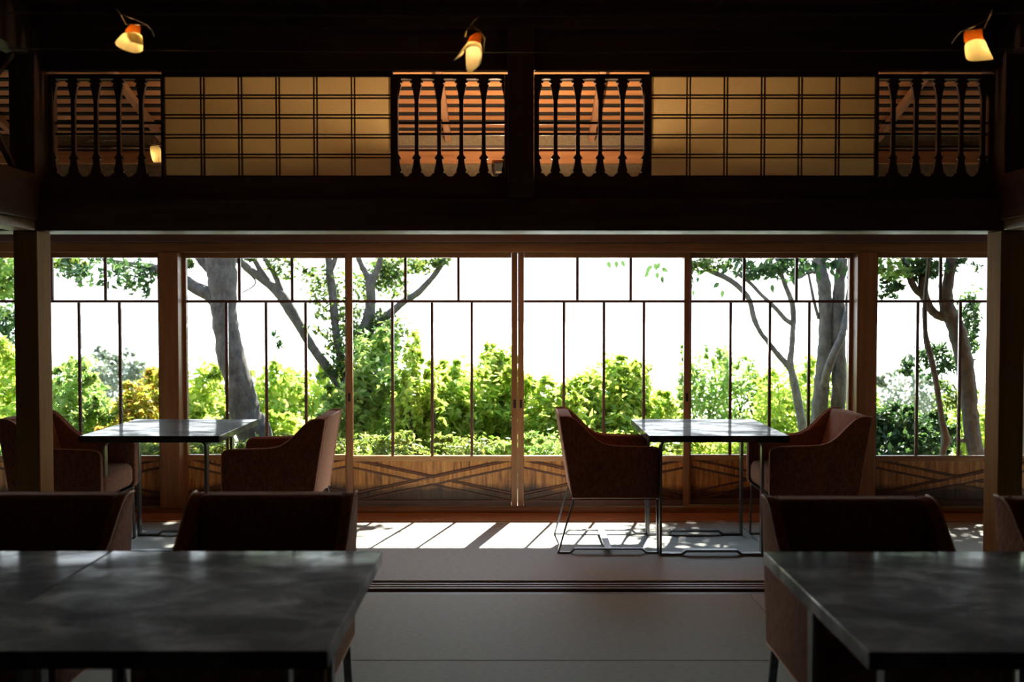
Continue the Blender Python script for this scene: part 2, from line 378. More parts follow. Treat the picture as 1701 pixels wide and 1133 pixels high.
# ---- veranda roof, boards running along it, carried on by the eaves
ro = struct('roof', 'warm boarded veranda roof with rafters and dark shadow-line strips', 'roof')
def rz(y): return 2.472+.3*(6.55-y)
k = 0
ys = list(np.arange(4.86, 7.42, .1))
for i, y in enumerate(ys):
    lo = rz(y+.074); hi = rz(y)
    MB().prism([(y, hi), (y+.074, lo), (y+.074, lo+.016), (y, hi+.016)], XL, XR, 'X').build('plank', M['roof'], ro)
    MB().prism([(y+.075, rz(y+.075)-.010), (y+.0995, rz(y+.0995)-.010), (y+.0995, rz(y+.0995)+.03), (y+.075, rz(y+.075)+.03)], XL, XR, 'X').build('batten', M['lap_shadow_x'], ro)  # near-black strips stand for the shadow lines where boards overlap
for n in range(-5, 6):
    x = .05+.465+.93*n
    MB().prism([(4.86, rz(4.86)-.055), (7.5, rz(7.5)-.055), (7.5, rz(7.5)-.014), (4.86, rz(4.86)-.014)], x-.019, x+.019, 'X').build('rafter', M['rafter'], ro)
MB().prism([(4.83, rz(4.83)+.05), (7.54, rz(7.54)+.05), (7.54, rz(7.54)+.12), (4.83, rz(4.83)+.12)], XL-.1, XR+.1, 'X').build('roof_deck', M['dark_x'], ro)
B(XL, XR, 7.51, 7.54, rz(7.52)-.06, rz(7.52)+.05).build('eave_board', M['dark_x'], ro)

# ---- sliding glass doors
def glass_door(n, label, xa, xb, yoff, up, low, la=None, pulls=()):
    """xa, xb: outer edges of the leaf; up/low: muntin positions as fractions of the glazed width"""
    d = struct('door_%d' % n, label, 'glass door'); y0, y1 = YW+yoff, YW+yoff+.034; sw = .04
    zb, zt, zk, zm = .037, 1.714, .372, 1.392
    B(xa, xa+sw, y0, y1, zb, zt).build('stile', M['sash'], d, .003); B(xb-sw, xb, y0, y1, zb, zt).build('stile', M['sash'], d, .003)
    a, b = xa+sw+.0005, xb-sw-.0005; e = .001
    B(a, b, y0+e, y1-e, 1.678, zt-.001).build('top_rail', M['sash_x'], d, .002)
    B(a, b, y0+e, y1-e, .335, zk).build('middle_rail', M['rail'], d, .003)
    B(a, b, y0+e, y1-e, zb+.001, .078).build('bottom_rail', M['dark_x'], d, .002)  # dark timber here stands for the shade on the low rail
    B(a, b, y0+.006, y1-.006, zm-.009, zm+.009).build('muntin', M['muntin'], d, .002)
    W = b-a
    def cells(fr, z0, z1):
        xs = [a]
        for f in fr:
            x = a+W*f; B(x-.009, x+.009, y0+.006, y1-.006, z0, z1).build('muntin', M['muntin'], d, .002); xs += [x-.0095, x+.0095]
        xs.append(b)
        for i in range(0, len(xs), 2):
            B(xs[i], xs[i+1], y0+.015, y0+.018, z0, z1).build('pane', M['glass'], d)
    cells(up, zm+.0092, 1.6775); cells(low, zk+.0005, zm-.0092)
    # kick panel with a saltire of two bevelled battens
    B(a, b, y0+.014, y1-.004, .0785, .3345).build('kick_panel', M['kick'], d)
    z0, z1 = .082, .331; wv = .019
    for s_, yy in ((1, 0), (-1, .0015)):
        p0, p1 = Vector((a+.02, z0+.012)), Vector((b-.02, z1-.012))
        if s_ < 0: p0.y, p1.y = p1.y, p0.y
        dirn = (p1-p0).normalized(); nn = Vector((-dirn.y, dirn.x))
        poly = []
        hw = wv
        q = [(a, p0.y-hw*1.05), (b, p1.y-hw*1.05), (b, p1.y+hw*1.05), (a, p0.y+hw*1.05)]
        MB().prism(q, y0+.002+yy, y0+.0135).build('brace', M['kick'], d, .004, 1)
        for sg in (1, -1):   # dark strip painted as the shadow gap each side of the batten
            o2 = sg*(hw*1.05+.0075)
            q2 = [(a, p0.y+o2-.006), (b, p1.y+o2-.006), (b, p1.y+o2+.006), (a, p0.y+o2+.006)]
            MB().prism(q2, y0+.0032+yy, y0+.0138).build('gap_shade', M['muntin'], d)
    for px_, z in pulls:
        B(px_-.008, px_+.008, y0-.002, y0+.001, z-.028, z+.028).build('finger_pull', M['iron'], d, .002)
    return d
U3, L4 = (1/3, 2/3), (.25, .5, .75)
yI, yO = .03, .075
xq = lambda px, yo: xat(px, YW+yo)
zc = zat(672, 6.5)
dx = {k: xq(p, yI) for k, p in dict(a=299, b=580, c=859.7, d=1142, e=1420).items()}
glass_door(1, 'glass door in front of the thick leaning trunk, left of the middle pair', xq(299, yO), xq(583, yO), yO, U3, L4)
glass_door(2, 'left glass door of the middle pair, before the forked tree', xq(575, yI), xq(859.75, yI), yI, U3, L4, pulls=((xq(579.5, yI), zat(661, 6.5)), (xq(855, yI), zc)))
glass_door(3, 'right glass door of the middle pair, behind the left chair of its table', xq(860.15, yI), xq(1147, yI), yI, U3, L4, pulls=((xq(865.5, yI), zc), (xq(1142, yI), zat(661, 6.5))))
glass_door(4, 'glass door in front of the twin pale trunks, right of the middle pair', xq(1139, yO), xq(1421, yO), yO, U3, L4)
glass_door(5, 'glass door by the distant round tree, left of the left window post', xq(-20, yI), xq(272, yI), yI, (.349, .678), (.264, .513, .762))
glass_door(6, 'glass door by the dark curved trunk, right of the right window post', xq(1448, yI), xq(1745, yI), yI, (.379, .75), (.245, .501, .75))
glass_door(7, 'glass door at the left end of the veranda', -4.37, xq(-22, yI), yI, U3, L4)
glass_door(8, 'glass door at the right end of the veranda', xq(1747, yI), 4.45, yI, U3, L4)
for n, a, b, s in ((9, XL, -4.51, 'left'), (10, 4.59, XR, 'right')):
    glass_door(n, 'last narrow glass door against the %s end wall' % s, a, b, yI, (.5,), (.5,))

# ================================================================== TRANSOMS
YT = 4.70
zT0, zT1 = zat(296, YT), zat(123, YT)      # panel bottom and top
def zoomz(v): return zat(110+.1677*v, YT)
PROF = [(1092, .046), (1083, .039), (1060, .031), (1053, .022), (1046, .019), (1040, .024), (1022, .023), (990, .018), (920, .0135), (913, .021), (905, .0215),
        (886, .016), (872, .0095), (600, .009), (330, .0095), (322, .012), (300, .0125), (255, .016), (212, .020), (182, .025), (172, .0195), (163, .020), (157, .030), (141, .0315), (133, .022), (122, .023)]
HALF = [(zoomz(v), h) for v, h in PROF]
def baluster_transom(label, pa_, pb_, centres, open_side=0):
    t = empty('baluster_transom', label, 'transom', (0, 0, 0), group='pierced baluster transoms')
    xa, xb = xat(pa_, YT), xat(pb_, YT)
    ea = .005 if open_side < 0 else .022; eb = .005 if open_side > 0 else .022
    B(xa, xa+ea, YT, YT+.035, zT0, zT1).build('stile', M['dark_z'], t, .002)
    B(xb-eb, xb, YT, YT+.035, zT0, zT1).build('stile', M['dark_z'], t, .002)
    B(xa+ea+.0005, xb-eb-.0005, YT+.001, YT+.034, zT0, HALF[0][0]).build('bottom_rail', M['dark_x'], t)
    B(xa+ea+.0005, xb-eb-.0005, YT+.001, YT+.034, HALF[-1][0], zT1).build('top_rail', M['dark_x'], t)
    me = None
    for c in centres:
        if me is None:
            poly = [(h, z) for z, h in HALF]+[(-h, z) for z, h in reversed(HALF)]
            o = MB().prism(poly, -.009, .009).build('baluster', M['dark_z'], t); me = o.data
        else:
            o = bpy.data.objects.new('baluster', me); C.objects.link(o); o.parent = t
        o.location = (xat(c, YT), YT+.0175, 0)
    for x, s in ((xa+.0224, 1), (xb-.0224, -1)):
        if s == -open_side: continue
        poly = [(0, HALF[0][0])]+[(s*max(.001, h-.009), z) for z, h in HALF]+[(0, HALF[-1][0])]
        MB().prism(poly, YT+.0085, YT+.0265).build('half_baluster', M['dark_z'], t).location = (x, 0, 0)
    for v in (552, 662):
        z = zoomz(v); B(xa+ea+.0005, xb-eb-.0005, YT+.0266, YT+.0345, z-.006, z+.006).build('tie_bar', M['dark_x'], t)
    return t
baluster_transom('baluster transom at the left end, small lit lamp showing through', 84, 272, [124, 161.5, 199, 236.5], 1)
baluster_transom('baluster transom just left of the centre post', 654, 846, [692.5, 729.7, 766.5, 803.7])
baluster_transom('baluster transom just right of the centre post', 887, 1077, [922.5, 959.7, 996.6, 1033.5])
baluster_transom('baluster transom at the right end, dark behind', 1455, 1648, [1482, 1520, 1557.5, 1595, 1631], -1)
def paper_transom(label, pa_, pb_):
    t = empty('paper_transom', label, 'transom', (0, 0, 0), group='paper lattice transoms')
    xa, xb = xat(pa_, YT), xat(pb_, YT); fr = .010
    zT2 = zT1+.012
    B(xa, xa+fr, YT, YT+.03, zT0, zT2).build('stile', M['dark_z'], t); B(xb-fr, xb, YT, YT+.03, zT0, zT2).build('stile', M['dark_z'], t)
    zb, zt = zat(291.5, YT), zat(127, YT)
    B(xa+fr, xb-fr, YT, YT+.03, zT0, zb).build('bottom_rail', M['dark_x'], t); B(xa+fr, xb-fr, YT, YT+.03, zt, zT2).build('top_rail', M['dark_x'], t)
    px = (xb-xa-2*fr)/6; pz = (zt-zb)/5; g, w_ = .0075, .0028
    for i in range(1, 6):
        for s in (-1, 1):
            x = xa+fr+px*i+s*g; B(x-w_, x+w_, YT+.006, YT+.018, zb, zt).build('muntin', M['dark_z'], t)
    for j in range(1, 5):
        for s in (-1, 1):
            z = zb+pz*j+s*g; B(xa+fr, xb-fr, YT+.004, YT+.0175, z-w_, z+w_).build('muntin', M['dark_x'], t)
    for i in range(6):
        for j in range(5):
            x, z = xa+fr+px*i, zb+pz*j
            B(x+.0004, x+px-.0004, YT+.0182, YT+.0190, z+.0004, z+pz-.0004).build('pane', M['shoji'], t)
    return t
paper_transom('cream paper lattice transom left of the centre post', 272.5, 653.5)
paper_transom('cream paper lattice transom right of the centre post', 1077.5, 1454.5)

# ================================================================== CHAIRS
def ZP(v, u): return ((870+.2648*u-1026)*.003277, H-(640+.2648*v-515.3)*.003277-.0)
ARM = [ZP(v, u) for u, v in ((225, 202), (268, 200), (300, 205), (335, 222), (375, 260), (415, 302), (455, 340), (500, 368), (545, 380), (600, 385), (815, 391), (840, 397), (858, 410), (867, 430), (868, 690), (862, 705), (848, 712), (307, 712))]
def make_chair(label):
    t = empty('armchair', label, 'armchair', group='rust upholstered armchairs')
    for s in (-1, 1):
        y0, y1 = (.222, .262) if s > 0 else (-.262, -.222)
        a = MB().prism(ARM, y0, y1).build('arm_panel', M['fabric'], t, .010, 3)
        ye = .262*s
        MB().tube([(x, ye-.004*s, z+.0015) for x, z in ARM], .0042, 5).build('rim_lit_piping', M['rim_lit_piping'], a)
    b0, b1 = ARM[-1], ARM[0]
    poly = [(b0[0], b0[1]), (b1[0], b1[1]), (b1[0]+.075, b1[1]), (b0[0]+.085, b0[1]+.14), (b0[0]+.085, b0[1])]
    bk = MB().prism(poly, -.2215, .2215).build('backrest', M['fabric'], t, .012, 3)
    MB().tube([(b1[0]+.006, -.22, b1[1]-.002), (b1[0]+.006, .22, b1[1]-.002)], .0032, 5).build('rim_lit_piping', M['rim_lit_piping'], bk)
    B(-.150, .240, -.2210, .2210, .312, .452).build('seat', M['fabric'], t, .045, 5)
    B(-.2, .225, -.235, .235, .296, .3065).build('seat_base', M['iron'], t)
    for s in (-1, 1):
        y0, y1 = (.222, .246) if s > 0 else (-.246, -.222)
        MB().bar([(.222, .300), (.229, .0045), (.165, .0045)], .009, y0, y1).build('leg', M['steel'], t)
        MB().bar([(-.232, .300), (-.318, .0045), (-.252, .0045)], .009, y0, y1).build('leg', M['steel'], t)
        MB().bar([(-.2515, .0045), (-.228, .0245), (.140, .0245), (.1645, .0045)], .009, y0, y1).build('runner', M['steel'], t)
    MB().box(-.06, -.022, -.2215, .2215, .0205, .0285).build('crossbar', M['steel'], t)
    return t
ch = [make_chair('')]
def place(label, x, y, rz_, first=False):
    c = ch[0] if first else copy_tree(ch[0])
    c.location = (x, y, 0); c.rotation_euler = (0, 0, rz_); c['label'] = label; return c
place('rust armchair with its whole steel sled base in view, in the sun patch', .572, 5.665, 0, True)
place('rust armchair turned toward the window table, right of the far right table', 1.648, 5.665, PI)
place('rust armchair right of the far left table, its back lit by the window', -1.312, 5.555, PI)
place('rust armchair half hidden behind the left post at the far left table', -2.435, 5.545, 0)
place('rust armchair behind the joined black tables, nearest the bare floor', -.757, 2.87, -PI/2)
place('rust armchair behind the joined black tables, at the left edge of view', -1.475, 2.87, -PI/2)
place('rust armchair behind the near right black table, side wholly in view', 1.045, 2.80, -PI/2)
place('rust armchair cut off by the right edge of view, beyond the right post', 1.775, 2.80, -PI/2)

# ================================================================== TABLES
def make_table(label):
    t = empty('dining_table', label, 'table', group='black square dining tables')
    W, D = .372, .405
    B(-W, W, -D, D, .634, .670).build('tabletop', M['top'], t, .003, 2)
    for s in (-1, 1):
        y0, y1 = (.205, .245) if s > 0 else (-.285, -.245)
        r = .035
        for q in (-1, 1):
            xx = -.290 if q < 0 else .262
            arc = [(xx-q*r+q*r*math.cos(a), .6335-.007-r+r*math.sin(a)) for a in np.linspace(0, PI/2, 6)]
            MB().bar([(xx-q*.05, .007), (xx, .007)]+arc+[(xx-q*.09, .6265)], .0135, y0, y1).build('leg', M['steel'], t)
        MB().bar([(-.239, .006), (-.175, .007), (-.15, .025), (.125, .025), (.15, .007), (.211, .006)], .013, y0, y1).build('foot_bar', M['steel'], t)
    return t
tb = make_table('')
def place_t(label, x, y, rz_=0, first=False):
    c = tb if first else copy_tree(tb)
    c.location = (x, y, 0); c.rotation_euler = (0, 0, rz_); c['label'] = label; return c
place_t('black square table by the window, its top shining white, two chairs', 1.098, 5.655, 0, True)
place_t('black square table by the window, next to the left post', -1.919, 5.645)
place_t('near black table, the right one of the joined pair, mottled top', -.731, 2.325)
place_t('near black table, the left one of the joined pair, cut off', -1.478, 2.325)
place_t('near black table at the right, one corner pointing into the room', 1.066, 2.32)

# ================================================================== LAMPS ON CABLES
ZC = 2.22; YC1, YC2, YL = 3.0, 3.42, 3.2
def cable(label, y, z, xa=-2.19, xb=2.26, r=.0018, sag=.02, n=14):
    pts = [(xa+(xb-xa)*i/n, y, z-sag*4*(i/n)*(1-i/n)+.0) for i in range(n+1)]
    o = MB().tube(pts, r, 5).build('lamp_cable', M['cable']); return tag(o, label, 'cable')
cable('thin lamp cable strung across the room, the nearer of two', YC1, ZC+.012)
cable('thin lamp cable strung across the room behind the paper lamps', YC2, ZC+.012)
def lamp(label, lx, bulb, sheets, wires, power, Y=YL):
    """sheets: list of (material, rows of (px, py, depth offset))"""
    base = at(*bulb[:2], Y+bulb[2])
    t = empty('paper_lamp', label, 'lamp', tuple(base), group='paper lamps on the cables')
    loc = lambda p: at(p[0], p[1], Y+p[2])-base
    for nm, m, rows in sheets:
        o = MB().grid([[loc(p) for p in r] for r in rows]).build(nm, M[m], t)
        s = o.modifiers.new('thickness', 'SOLIDIFY'); s.thickness = .0006
        ss = o.modifiers.new('smooth', 'SUBSURF'); ss.levels = 2; ss.render_levels = 2
    for wv in wires:
        MB().tube([loc(p) for p in wv], .0022, 5).build('wire_arm', M['cable'], t)
    import bmesh
    me = bpy.data.meshes.new('bulb'); bm = bmesh.new(); bmesh.ops.create_uvsphere(bm, u_segments=10, v_segments=8, radius=.0055); bm.to_mesh(me); bm.free(); me.materials.append(M['bulb'])
    o = bpy.data.objects.new('bulb', me); C.objects.link(o); o.parent = t
    ld = bpy.data.lights.new('lamp light', 'POINT'); ld.energy = power; ld.color = (1, .72, .38); ld.shadow_soft_size = .012
    lo = bpy.data.objects.new('lamp_light', ld); C.objects.link(lo); lo.parent = t; lo.location = (0, 0, -.012)
    return t
D_ = .04
# left: cone of paper, lapped at the front
lamp('cone-shaped paper lamp on the cable, leftmost of the three', 0, (222, 62, 0), [
    ('shade', 'paper', [[(205, 54, -.02), (214, 53, -.035), (226, 52, -.03), (236, 58, -.005), (237, 60, .03), (225, 55, .045), (209, 54, .03), (204, 54, .0)],
               [(197, 63, -.025), (207, 65, -.05), (224, 66, -.05), (238, 70, -.005), (239, 72, .035), (224, 68, .05), (202, 64, .035), (196, 63, .0)],
               [(187, 73.5, -.025), (200, 82, -.055), (222, 91, -.06), (236, 88, -.01), (239.5, 82, .04), (224, 78, .06), (198, 73, .04), (186, 73, .0)]]),
    ('shade_flap', 'paper', [[(207, 54, -.042), (216, 52, -.05), (228, 55, -.045), (237, 62, -.02)], [(212, 63, -.058), (220, 62, -.066), (230, 64, -.06), (238, 70, -.03)], [(217, 71, -.062), (222, 71, -.075), (231, 73, -.07), (238.5, 77, -.035)]]),
    ('shade_collar', 'collar', [[(217, 38, -.01), (222, 41, -.02), (230, 42, -.015), (236, 44, .01), (227, 42, .03), (217, 38, .012)], [(210, 46, -.015), (218, 47, -.03), (228, 48, -.025), (236.5, 51, .01), (227, 48, .035), (210, 46, .018)], [(205, 54, -.018), (214, 53, -.033), (226, 52, -.028), (236.5, 58, .01), (225, 55, .044), (205, 54, .02)]])],
    [[(193, 15, -.2), (200, 23, -.12), (209, 40, 0)], [(200, 23, -.12), (222, 31, -.05), (245, 42, 0)], [(209, 40, 0), (247, 42, 0)], [(245, 42, 0), (252, 50, .08), (256, 60, .22)]], .125)
# centre: sheet folded over the bulb, flap flying to the left
lamp('folded paper lamp with a flying flap, middle one of the three', 0, (786, 71, .015), [
    ('shade', 'paper', [[(751, 103, -.075), (763, 90, -.07), (774, 81, -.062), (785, 76, -.055), (796, 79, -.05), (800.5, 84, -.045), (801, 90, -.04), (800.5, 104, -.035)],
               [(754, 101, -.02), (764, 86, -.02), (774, 72, -.02), (785, 66, -.02), (795, 68, -.02), (800.5, 77, -.02), (801, 90, -.02), (795, 112, -.02)],
               [(764, 95, .02), (767, 83, .02), (775, 71, .02), (785, 64, .02), (795, 66, .02), (800.5, 76, .02), (801, 92, .02), (786, 119, .02)],
               [(771, 90, .05), (771, 82, .05), (776, 72, .05), (785, 64, .05), (794, 66, .05), (800, 77, .05), (800, 100, .05), (776, 126, .05)]]),
    ('shade_back', 'paper', [[(773, 74, .05), (780, 70, .053), (790, 70, .054), (799, 78, .051)], [(773, 105, .052), (780, 105, .055), (790, 100, .056), (800, 95, .052)], [(776, 125.5, .052), (781, 121, .055), (790, 115, .056), (800, 104, .052)]]),
    ('shade_collar', 'collar', [[(789, 54, .0), (794, 53, -.01), (799, 55, .0)], [(781, 60, -.01), (792, 58, -.02), (800, 61, -.01)], [(770, 73, -.015), (785, 66.5, -.022), (800.5, 76, -.015)]])],
    [[(796, 29, -.2), (790, 32, -.15), (783, 40, -.08)], [(783, 40, -.08), (775, 51, -.03), (773, 60, 0)], [(783, 40, -.08), (796, 51, -.03), (804, 61, 0)], [(770, 60, 0), (809, 62, 0)], [(805, 62, 0), (805, 68, .06), (803, 87, .22)]], .125)
# right: sheet rolled into a flared tube
lamp('flared paper lamp with amber collar, rightmost of the three', 0, (1623, 74, 0), [
    ('shade', 'paper', [[(1601, 74, .0), (1608, 67, -.03), (1621, 63, -.045), (1633, 64, -.035), (1639, 69, 0), (1628, 64, .035), (1612, 66, .035), (1601, 74, .0)],
               [(1602.5, 88, .0), (1610, 84, -.04), (1624, 82, -.055), (1638, 82, -.045), (1646.5, 84, 0), (1632, 78, .045), (1614, 80, .045), (1602.5, 88, .0)],
               [(1603.5, 99, .0), (1612, 103, -.045), (1627, 102.5, -.062), (1644, 101, -.05), (1655.5, 98.5, 0), (1638, 92, .05), (1616, 94, .05), (1603.5, 99, .0)]]),
    ('shade_collar', 'collar', [[(1600, 52, .0), (1610, 50, -.025), (1626, 48, -.025), (1635, 47, 0), (1624, 48, .025), (1610, 50, .025), (1600, 52, 0)],
               [(1600.5, 62, .0), (1609, 58, -.028), (1624, 55, -.035), (1637, 57, 0), (1625, 56, .03), (1611, 58, .03), (1600.5, 62, 0)],
               [(1601, 75, .0), (1608, 68, -.029), (1621, 64, -.044), (1633, 65, -.034), (1639, 70, 0), (1626, 64, .034), (1611, 66, .034)] ])],
    [[(1648, 16, -.2), (1645, 25, -.12), (1641, 33, -.08)], [(1641, 33, -.08), (1615, 45, -.02), (1596, 52, 0)], [(1641, 33, -.08), (1635, 47, 0)], [(1596, 52, 0), (1586, 64, .1), (1581, 72, .22)], [(1596, 52, 0), (1637, 47, 0)]], .125)
YV = 5.75
lamp('small square paper lamp on the veranda, seen through the left transom', 0, (259, 256, 0), [
    ('shade', 'paper', [[(247.5, 242, -.02), (254, 241, -.035), (261, 242, -.04), (266.5, 243.5, -.03)], [(250, 257, -.02), (257, 256, -.04), (264, 256, -.045), (269.5, 255, -.03)], [(254, 271.5, -.02), (260, 271, -.035), (266, 270, -.04), (270.5, 270.5, -.03)]])],
    [[(245, 238, 0), (269, 243, 0)], [(257, 232, 0), (257, 241, 0)], [(246, 238, .02), (250, 234, .15)]], .10, YV)
zv = zat(246.5, YV+.15)
o = cable('pale cable along the veranda above the windows', YV+.15, zv, -5.5, 5.6, .003, .0)
for a, b, yv in ((146, 172, 233.5), (172, 200, 233.5), (184, 233, 246), (8, 37, 244)):
    p, q = at(a, yv-(1 if b > 40 else 2), YV+.02), at(b, yv+(0 if b > 40 else 4), YV+.02)
    r = MB().tube([p, p.lerp(q, .5), q], .004, 6).build('cable_spacer', M['cable'])
    tag(r, 'short pale spacer bar on the veranda cable, spanning pixels' , 'spacer')
    r['label'] = {146: 'upper pale spacer bar behind the left transom, its left half', 172: 'upper pale spacer bar behind the left transom, its right half', 184: 'lower pale spacer bar behind the left transom, beside the small lamp', 8: 'pale spacer bar beyond the carved panel at the left edge'}[a]
    MB().box(p.x-.006, p.x+.006, p.y-.006, p.y+.006, p.z-.012, p.z+.004).build('clip', M['cable'], r)
# unseen uplights added behind the lintel to wash the boarded roof and paper panels
def added_uplight(x, power, lab, ang=158):
    y, z = 5.3, 1.87
    t = empty('added_uplight', 'unseen fill light added on the veranda side of the lintel, '+lab, 'added_uplight', (x, y, z))
    B(-.05, .05, -.035, .035, -.03, -.012).build('housing', M['iron'], t, .004)
    B(-.03, .03, YI1-y+.0005, -.036, -.026, -.016).build('bracket', M['iron'], t)
    ld = bpy.data.lights.new('uplight beam', 'SPOT'); ld.energy = power; ld.color = (1, .76, .47); ld.shadow_soft_size = .03
    ld.spot_size = math.radians(ang); ld.spot_blend = .25
    lo = bpy.data.objects.new('added_uplight_beam', ld); C.objects.link(lo); lo.parent = t; lo.location = (0, 0, 0); lo.rotation_euler = (PI, 0, 0)
for hx, hp, hl in ((.04, 40, 'at the centre post'), (-1.05, 3.4, 'left of the centre post'), (1.13, 3.4, 'right of the centre post')):
    added_uplight(hx, hp, hl)

# small dark box fixed to the veranda wall
p = at(829, 291, YW-.06); t = empty('wall_speaker', 'small dark box on the veranda wall, seen through the transom left of the centre post', 'speaker', tuple(p))
B(-.035, .035, -.05, .058, 0, .075).build('housing', M['iron'], t, .006)
B(-.02, .03, -.053, -.0505, .006, .018).build('highlight_plate', M['cable'], t, .001)  # paler plate put in for the highlight on the box
# ================================================================== GARDEN
G = -.5
gr = MB().grid([[(x, y, z) for x in np.linspace(-30, 30, 25)] for y, z in ((6.75, G), (9, G), (12, G), (15, G-.2), (18, G-1), (24, G-4), (40, G-16), (90, G-55))])
tag(gr.build('ground', M['soil']), 'garden ground falling away beyond the hedge', 'ground', kind='structure')
tag(B(-2500, 2500, 80, 5000, -62, -60).build('sea', M['sea']), 'pale hazy sea beyond the garden', 'sea', kind='structure')

def leaf_mesh(name, P, Nn, size, m, parent=None, kind='stuff', fold=.25, aspect=.46):
    n = len(P)
    Nn = Nn/np.linalg.norm(Nn, axis=1, keepdims=True)
    r = RNG.normal(size=(n, 3)); D = r-Nn*(r*Nn).sum(1, keepdims=True); D /= np.linalg.norm(D, axis=1, keepdims=True)
    T = np.cross(Nn, D); L = size[:, None]
    v = np.empty((n, 4, 3))
    v[:, 0] = P-D*L*.5; v[:, 2] = P+D*L*.5-Nn*L*.10
    mid = P-D*L*.06+Nn*L*fold*.3
    v[:, 1] = mid+T*L*aspect*.5; v[:, 3] = mid-T*L*aspect*.5
    me = bpy.data.meshes.new(name); me.vertices.add(n*4); me.vertices.foreach_set('co', v.reshape(-1))
    i = np.arange(n)*4
    f = np.stack([i, i+1, i+2, i, i+2, i+3], 1).reshape(-1)
    me.loops.add(n*6); me.loops.foreach_set('vertex_index', f.astype(np.int32))
    me.polygons.add(n*2); me.polygons.foreach_set('loop_start', (np.arange(n*2)*3).astype(np.int32))
    try: me.polygons.foreach_set('loop_total', np.full(n*2, 3, np.int32))
    except Exception: pass
    me.update(calc_edges=True); me.materials.append(m)
    o = bpy.data.objects.new(name, me); C.objects.link(o); o['kind'] = kind
    if parent: o.parent = parent
    return o
def cloud(c, r, n, clump=14, sig=.12, shell=.45):
    """points of a lumpy ellipsoid: clumps near its surface"""
    k = max(1, n//clump)
    d = RNG.normal(size=(k, 3)); d /= np.linalg.norm(d, axis=1, keepdims=True)
    rad = (shell+(1-shell)*RNG.random(k)**.5)[:, None]
    lump = 1+.16*np.sin(d[:, :1]*5+c[0]*3)*np.cos(d[:, 2:]*4+c[1])
    ctr = d*rad*lump*np.array(r)
    i = RNG.integers(0, k, n)
    P = ctr[i]+RNG.normal(size=(n, 3))*np.array(r)*sig
    Nn = d[i]*.5+RNG.normal(size=(n, 3))*.6+np.array((0, 0, .45))
    return P+np.array(c), Nn
def bush(name, label, cat, lobes, m, leaf, n, d, group=None, fold=.25, asp=.46, stems=5, sig=.13, gz=None):
    """lobes: (px, py, rx px, ry px, extra depth)"""
    G = -.5 if gz is None else gz
    c0 = at(lobes[0][0], lobes[0][1], d); s = d/F_PX
    mini = []
    for px, py, rx, ry, dd in lobes:      # ragged outline: small tufts round the upper rim
        for k in range(9):
            a = random.uniform(-.25, PI+.25); q = random.uniform(.75, 1.12); w_ = random.uniform(.16, .34)
            mini.append((px+rx*q*math.cos(a), py-ry*q*math.sin(a), max(5, rx*w_), max(6, ry*w_*.8), dd+random.uniform(-.3, .3), 0))
    lobes = [(*l, stems) for l in lobes]+mini
    t = empty(name, label, cat, (c0.x, c0.y, G), group=group)
    n = int(n*1.6); area = sum(l[2]*l[3] for l in lobes); PP, NN = [], []
    sm = MB()
    for px, py, rx, ry, dd, nst in lobes:
        c = at(px, py, d+dd); k = int(n*rx*ry/area)
        P, Nn = cloud(tuple(c), (rx*s, max(rx, ry)*s*.7, ry*s), k, sig=sig, shell=.3); PP.append(P); NN.append(Nn)
        for j in range(nst):
            a = c+Vector((random.uniform(-.25, .25)*rx*s, random.uniform(-.3, .3)*rx*s, 0)); e = c+Vector((random.uniform(-.7, .7)*rx*s, random.uniform(-.4, .4)*rx*s, random.uniform(0, .75)*ry*s))
            sm.tube([(a.x-c0.x, a.y-c0.y, -.02), (a.x-c0.x, a.y-c0.y, (a.z-ry*s*.3-G)), (e.x-c0.x, e.y-c0.y, e.z-G)], [.012, .009, .004], 5)
    PP = np.concatenate(PP)-np.array((c0.x, c0.y, G)); NN = np.concatenate(NN)
    keep = PP[:, 2] > .02; PP, NN = PP[keep], NN[keep]
    leaf_mesh('foliage', PP, NN, 1.38*leaf*s*RNG.uniform(.6, 1.45, len(PP)), M[m], t, fold=fold, aspect=asp)
    st = sm.build('stems', M['bark'], t); st['kind'] = 'stuff'
    return t
# far, hazy
bush('distant_tree', 'distant round haze-grey tree seen through the left glass door', 'tree', [(198, 648, 62, 60, 0), (245, 665, 30, 45, 1), (150, 668, 30, 50, 1)], 'leaf_hazed', 5, 7000, 32, stems=3, gz=-10)
bush('distant_tree', 'haze-paled distant bush top behind the dark hedge at the right', 'tree', [(1500, 660, 45, 55, 0), (1560, 680, 40, 45, 1)], 'leaf_hazed', 5, 3500, 22, stems=3, gz=-3)
# bright middle shrubs
SH = 'garden shrubs beyond the windows'
def sh(label, lobes, m, leaf, n, d, **k): return bush('garden_shrub', label, 'shrub', lobes, m, leaf, n, d, SH, **k)
sh('yellow-green shrub at the left edge behind the half-hidden armchair', [(0, 665, 62, 85, 0), (-50, 650, 60, 90, .6), (40, 720, 45, 60, -.4)], 'leaf_bright', 11, 3800, 9.6)
sh('green shrub between the left post and the distant round tree', [(125, 690, 45, 85, 0), (165, 725, 40, 60, -.3)], 'leaf_mid', 10, 3400, 9.2)
sh('yellow shrub with orange tips left of the left window post', [(235, 700, 45, 55, 0), (262, 690, 35, 65, .4), (215, 735, 40, 40, -.3)], 'leaf_orange', 9, 3400, 9.0)
sh('light green shrub left of the thick leaning trunk', [(330, 670, 38, 72, 0), (355, 690, 35, 60, .4), (310, 720, 40, 50, -.3)], 'leaf_bright', 9, 3400, 10.4)
sh('yellow-green shrub between the leaning trunk and the forked tree', [(455, 680, 46, 78, 0), (500, 690, 45, 70, .5), (540, 690, 40, 78, .8), (470, 730, 60, 40, -.4)], 'leaf_bright', 9, 6500, 11.4)
